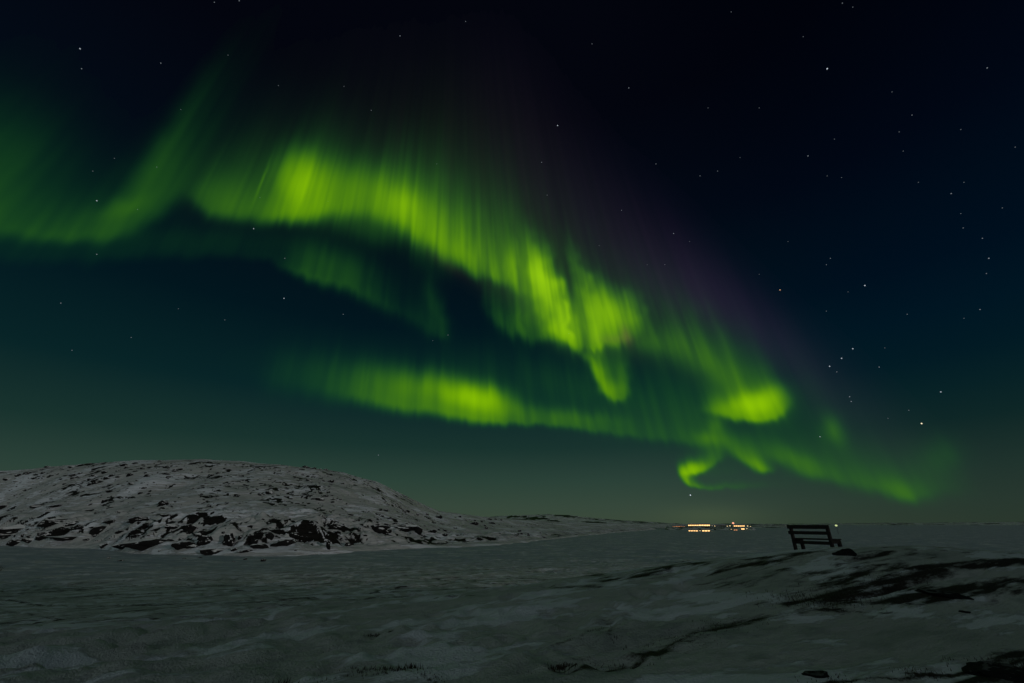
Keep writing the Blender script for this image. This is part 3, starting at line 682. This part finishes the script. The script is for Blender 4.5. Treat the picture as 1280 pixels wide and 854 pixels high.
clump(26, 390, 597, 22, 9, 2, 4.5, .12, L_UP); clump(16, 400, 586, 30, 1.5, 2.5, 5, .14, L_UP)
clump(22, 110, 597, 30, 6, 3, 8, -.05, L_UP); clump(24, 190, 585, 35, 6, 2.5, 7, 0, L_UP); clump(12, 30, 592, 22, 5, 3, 7, -.08, L_UP)
clump(16, 160, 610, 40, 6, 2.5, 7, 0, L_UP); clump(14, 330, 612, 22, 6, 2, 5, .1, L_UP); clump(12, 395, 622, 30, 2, 2.5, 6, .12, L_UP); clump(14, 505, 640, 28, 1.3, 3, 7, .10, L_UP)
clump(10, 280, 600, 40, 10, 2, 4, 0, L_UP)
clump(22, 270, 668, 60, 10, 2, 6, .02, L_LO); clump(16, 60, 662, 40, 9, 3, 7, .05, L_LO); clump(14, 380, 672, 35, 7, 2, 4.5, .0, L_LO)
clump(16, 530, 664, 22, 4, 2, 5, .1, L_LO); clump(14, 605, 653, 14, 4, 2, 6, .1, L_LO); clump(10, 655, 668, 14, 3, 2, 5, .05, L_LO); clump(8, 450, 652, 40, 4, 2, 5, 0, L_LO)
clump(7, 235, 700, 60, 3, 2, 6, .02, 'lone dark stone lying on the ice in front of the hill shore')

# ---- rocks of the foreground, on the knoll
def near_rock(px, py, w, h, label, seed, mat=M_BOULDER, flat=.5, tilt=0.0):
    me = boulder_mesh('rock', seed, mat, planes=16, sub=4, rough=.06)
    x, y, z, r = on_surface(px, py+h*.45); d = px_dir(px, py)
    m = r/math.hypot(d[0], d[1])*(d[1]*math.cos(PITCH)+d[2]*math.sin(PITCH))/FPX
    o = bpy.data.objects.new('boulder', me); C.objects.link(o)
    o.scale = (w*m/2*1.3, w*m/2*flat*1.3, h*m*.75); o.location = (x, y+w*m*flat*.3, z); o.rotation_euler = (0, tilt, -math.atan2(x, y)+.1)
    tag(o, label, 'rock', 'rocks on the snowy knoll'); return o
near_rock(1063, 690, 25, 11, 'rounded black boulder on the knoll beside the bench', 21, tilt=-.05)
near_rock(1193, 742, 52, 11, 'flat black rock outcrop on the right flank of the knoll', 22, flat=.6, tilt=.12)
near_rock(1207, 764, 10, 5, 'small dark stone alone in the snow below the flat outcrop', 23)
near_rock(1268, 842, 70, 20, 'large black rock ledge at the bottom right edge', 24, flat=.7, tilt=-.1)
near_rock(1018, 842, 36, 8, 'low dark rock strip poking through snow near the bottom', 25, flat=.35, tilt=-.16)

# ------------------------------------------------------------------ bench
def box_bm(bm, c, s, rot=None, bev=.006):
    r = bmesh.ops.create_cube(bm, size=1.0); vs = r['verts']
    bmesh.ops.scale(bm, vec=s, verts=vs)
    if rot is not None: bmesh.ops.rotate(bm, cent=(0, 0, 0), matrix=rot, verts=vs)
    bmesh.ops.translate(bm, vec=c, verts=vs)
    es = list({e for v in vs for e in v.link_edges})
    if bev: bmesh.ops.bevel(bm, geom=es, offset=bev, segments=1, affect='EDGES')
def part(name, mat, parent, fn):
    bm = bmesh.new(); fn(bm); me = bpy.data.meshes.new(name); bm.to_mesh(me); bm.free(); me.materials.append(mat)
    o = bpy.data.objects.new(name, me); C.objects.link(o); o.parent = parent; return o
hit = on_surface(1018, 689)
bench = bpy.data.objects.new('park_bench', None); C.objects.link(bench)
BL = 1.42                                                  # the bench faces the sea: its back is towards the camera
bd = px_dir(1018, 687); br = 19.0; bx, by = br*bd[0]/math.hypot(bd[0], bd[1]), br*bd[1]/math.hypot(bd[0], bd[1])
bz = float(surface_h(bx, by))
BETA = math.radians(68)                                    # bearing the sitter looks to
bench.location = (bx, by, bz+.02); bench.rotation_euler = (0, 0, -BETA)
tag(bench, 'black wooden bench with slatted back standing on the snowy knoll, facing the sea', 'bench')
# local axes: +Y forward (sitter's view), X along the bench
for s in (-1, 1):
    x = s*(BL/2-.06)
    part('back_post', M_WOOD, bench, lambda bm: (box_bm(bm, (x, -.03, .43), (.09, .09, .86), Matrix.Rotation(0, 3, 'X'))))
    part('leg', M_WOOD, bench, lambda bm: box_bm(bm, (x, .36, .19), (.09, .10, .40)))
    part('seat_bearer', M_WOOD, bench, lambda bm: box_bm(bm, (x, .18, .35), (.07, .44, .10)))
for zc, h in ((.80, .125), (.615, .105)):
    part('back_slat', M_WOOD, bench, lambda bm: box_bm(bm, (0, -.085, zc), (BL+.06, .035, h)))
for k in range(3): part('seat_slat', M_WOOD, bench, lambda bm: box_bm(bm, (0, .06+k*.15, .42), (BL, .125, .04)))
part('seat_rail', M_WOOD, bench, lambda bm: box_bm(bm, (0, -.02, .31), (BL-.12, .04, .10)))

# ------------------------------------------------------------------ dead grass and a leafless shrub
rg = np.random.default_rng(12)
bm = bmesh.new()
def blades(px, py, spread, nb, h0, h1, sy=.5):
    x0, y0 = on_base(px, py)
    for i in range(nb):
        x, y = x0+rg.normal(0, spread), y0+rg.normal(0, spread*sy); z = float(surface_h(x, y))-.02
        h = rg.uniform(h0, h1); a = rg.uniform(0, 6.28); ln = rg.uniform(.1, .6)*h; w = rg.uniform(.003, .007)
        t = Vector((math.cos(a)*ln, math.sin(a)*ln, h)); sd = Vector((-math.sin(a), math.cos(a), 0))*w; p = Vector((x, y, z))
        mid_ = p+t*.5+Vector((0, 0, h*.12)); v = [bm.verts.new(q) for q in (p-sd, p+sd, mid_+sd*.7, p+t, mid_-sd*.7)]
        bm.faces.new(v)
for g_ in [(350,850,.07,60,.06,.14),(345,852,.12,60,.03,.09),(395,843,.10,60,.02,.06),(465,836,.16,150,.02,.06),(500,832,.16,160,.02,.07),(515,826,.05,50,.04,.09),(540,838,.10,80,.02,.05),(445,830,.03,20,.03,.07),
           (695,831,.12,130,.02,.06),(703,822,.06,50,.02,.06),(725,786,.14,90,.02,.05),(748,784,.10,70,.02,.06),(765,792,.12,60,.02,.05),(800,798,.10,60,.02,.05),(770,820,.25,160,.02,.05),(715,797,.10,50,.02,.05),
           (1000,745,.5,260,.03,.09),(1055,738,.6,260,.03,.09),(1020,750,.3,160,.03,.08),(1110,720,.5,160,.03,.08),(475,785,.15,120,.02,.05),(1145,828,.15,120,.02,.06),(1040,838,.2,120,.02,.05),(1250,820,.3,200,.03,.08),(905,775,.5,200,.02,.05),(850,795,.4,160,.02,.05)]:
    blades(*g_)
me = bpy.data.meshes.new('grass'); bm.to_mesh(me); bm.free(); me.materials.append(M_DRY)
gr = bpy.data.objects.new('grass', me); C.objects.link(gr)
tag(gr, 'dead brown grass tips poking through the snow', 'grass', kind='stuff')

def twig(bm, p, d, length, r, depth):
    if depth == 0 or length < .04: return
    q = p+d*length; up = Vector((0, 0, 1)); s = d.cross(up); s = s.normalized() if s.length > 1e-3 else Vector((1, 0, 0)); t = d.cross(s)
    ring = []
    for c, rad in ((p, r), (q, r*.6)): ring.append([bm.verts.new(c+(s*math.cos(a)+t*math.sin(a))*rad) for a in (0, 2.1, 4.2)])
    for i in range(3): bm.faces.new((ring[0][i], ring[0][(i+1) % 3], ring[1][(i+1) % 3], ring[1][i]))
    for k in range(2 if depth > 3 else 3):
        nd = (d+Vector((rg.normal(0, .5), rg.normal(0, .5), rg.normal(.05, .3)))).normalized()
        twig(bm, p+d*length*rg.uniform(.6, 1), nd, length*rg.uniform(.55, .8), r*.62, depth-1)
sx_, sy_ = on_base(0, 716); sz_ = float(surface_h(sx_, sy_))
bm = bmesh.new()
for k in range(7): twig(bm, Vector((0, 0, -.05)), Vector((rg.normal(0, .35), rg.normal(0, .35), 1)).normalized(), .55, .018, 5)
me = bpy.data.meshes.new('shrub'); bm.to_mesh(me); bm.free(); me.materials.append(M_TWIG)
sh = bpy.data.objects.new('shrub', me); C.objects.link(sh); sh.location = (sx_-.25, sy_, sz_)
tag(sh, 'leafless brown shrub half cut off by the left edge', 'shrub')

# ------------------------------------------------------------------ the settlement across the ice
M_LIT = emit_material('lit_windows', (1.0, .58, .22), 2.3)
M_DIM = emit_material('dim_lit_windows', (1.0, .42, .18), 1.2)
M_LAMP = emit_material('lamp_glow', (1.0, .74, .36), 2.6)
def at(px, py, r):
    d = px_dir(px, py); h = math.hypot(d[0], d[1]); return Vector((d[0]/h*r, d[1]/h*r, CAMZ+d[2]/h*r))
def building(px, py, r, length, height, label, lit, group, wall=M_WALL, win=None, turn=0.0):
    p = at(px, py, r); e = bpy.data.objects.new('building', None); C.objects.link(e)
    win = win or height*.62
    e.location = (p.x, p.y, p.z-win*.5-height*.12); e.rotation_euler = (0, 0, -math.atan2(p.x, p.y)+turn)
    tag(e, label, 'building', group)
    dp = min(length*.6, 8.0); gz = e.location.z
    part('wall', wall, e, lambda bm: (box_bm(bm, (0, dp/2, height/2-2), (length, dp, height+4), bev=0)))
    def roof(bm):
        a, b, h = length/2+.4, dp/2+.4, min(dp*.22, 1.6)
        v = [bm.verts.new(q) for q in ((-a, dp/2-b, height+.02), (a, dp/2-b, height+.02), (a, dp/2+b, height+.02), (-a, dp/2+b, height+.02), (-a, dp/2, height+h), (a, dp/2, height+h))]
        for f in ((0, 1, 5, 4), (2, 3, 4, 5), (0, 4, 3), (1, 2, 5), (3, 2, 1, 0)): bm.faces.new([v[i] for i in f])
    part('roof', M_ROOF, e, roof)
    nw = max(2, int(length/2.6)); step = length/nw
    for i in range(nw):
        x = -length/2+step*(i+.5)
        f = part('window', M_POLE, e, lambda bm: box_bm(bm, (x, -.05, height*.12+win/2), (step*.94, .14, win+.16), bev=0))
        part('pane', lit, f, lambda bm: box_bm(bm, (x, -.14, height*.12+win/2), (step*.80, .06, win-.05), bev=0))
    return e
GS = 'lit buildings of the far settlement'
building(866.5, 657.3, 900, 17, 4.4, 'long brightly lit building, left one of the bright upper pair across the ice', M_LIT, GS, win=2.9)
building(880.3, 657.1, 905, 19, 4.4, 'long brightly lit building, right one of the bright upper pair across the ice', M_LIT, GS, win=2.9)
building(848.5, 658.8, 860, 21, 3.2, 'low building with dim orange lights, leftmost of the settlement', M_DIM, GS, win=1.7, turn=.05)
building(866.5, 664.0, 640, 11.5, 2.8, 'short lit row at the ice edge, left one of the lower pair', M_LIT, GS, M_WALL2, win=1.5)  # lower bright row, built as low blocks with panes
building(882.5, 663.8, 640, 9.5, 2.8, 'short lit row at the ice edge, right one of the lower pair', M_LIT, GS, M_WALL2, win=1.5)
building(924.0, 657.6, 880, 17, 2.6, 'low lit building with a lamp mast, rightmost of the settlement', M_LIT, GS, win=1.3)
building(928.6, 661.3, 760, 4.4, 2.4, 'small lit hut on the shore below the rightmost building', M_LIT, GS, M_WALL2, win=1.6)
building(919.5, 662.6, 740, 5.0, 1.8, 'small dim hut on the shore left of the lit hut', M_DIM, GS, M_WALL2, win=.7)
building(899.0, 658.4, 890, 22, 2.6, 'dark low building between the bright pair and the rightmost buildings', M_POLE, GS, win=.8)
def lamp(px, py, r, hgt, rad, label, mat=M_LAMP):
    p = at(px, py, r); e = bpy.data.objects.new('street_lamp', None); C.objects.link(e); e.location = (p.x, p.y, p.z-hgt)
    tag(e, label, 'street lamp', 'lamps across the ice')
    part('pole', M_POLE, e, lambda bm: bmesh.ops.create_cone(bm, cap_ends=True, segments=8, radius1=.16, radius2=.09, depth=hgt+2, matrix=Matrix.Translation((0, 0, hgt/2-1.1))))
    part('lamp_head', mat, e, lambda bm: bmesh.ops.create_icosphere(bm, subdivisions=2, radius=rad, matrix=Matrix.Translation((0, 0, hgt)) @ Matrix.Diagonal((1.1, 1, .8, 1))))
M_REDL = emit_material('reddish_lamp', (1.0, .40, .25), 1.3)
lamp(916.4, 654.0, 885, 7.5, 1.7, 'tall mast with a reddish light over the rightmost buildings', M_REDL)
lamp(873.6, 657.4, 895, 5, .55, 'lamp between the two long bright buildings')
lamp(890.5, 657.2, 895, 5, .55, 'lamp just right of the long bright buildings')
lamp(934.5, 657.6, 890, 4, .6, 'lamp at the right end of the settlement')
lamp(903.0, 656.3, 895, 5, .35, 'faint lamp over the dark low building')
for i_, (lx, ly, lr_, rad_) in enumerate([(859.5,657.8,890,.45),(862.5,656.2,930,.5),(871.0,655.6,940,.5),(877.5,655.8,940,.45),(886.0,655.5,940,.5),(893.5,657.6,880,.45),(896.5,657.2,900,.35),(909.0,657.8,880,.45),(912.5,657.4,880,.55),(919.0,655.8,900,.5),(930.5,656.6,900,.5),(938.0,658.2,860,.35),(843.0,657.6,880,.4),(856.0,657.2,880,.45),(861.0,664.8,640,.35),(875.0,663.6,645,.4),(889.5,664.4,640,.3),(914.0,661.8,760,.35),(933.5,660.9,780,.4)]):
    lamp(lx, ly, lr_, 4.5, rad_, 'one of the many small orange lamps strung along the settlement shore')
M_PALE = emit_material('pale_lamp', (.85, 1.0, .45), .7)
lamp(1045.2, 657.0, 520, 7.5, .95, 'single pale lamp on the horizon to the right of the bench', M_PALE)
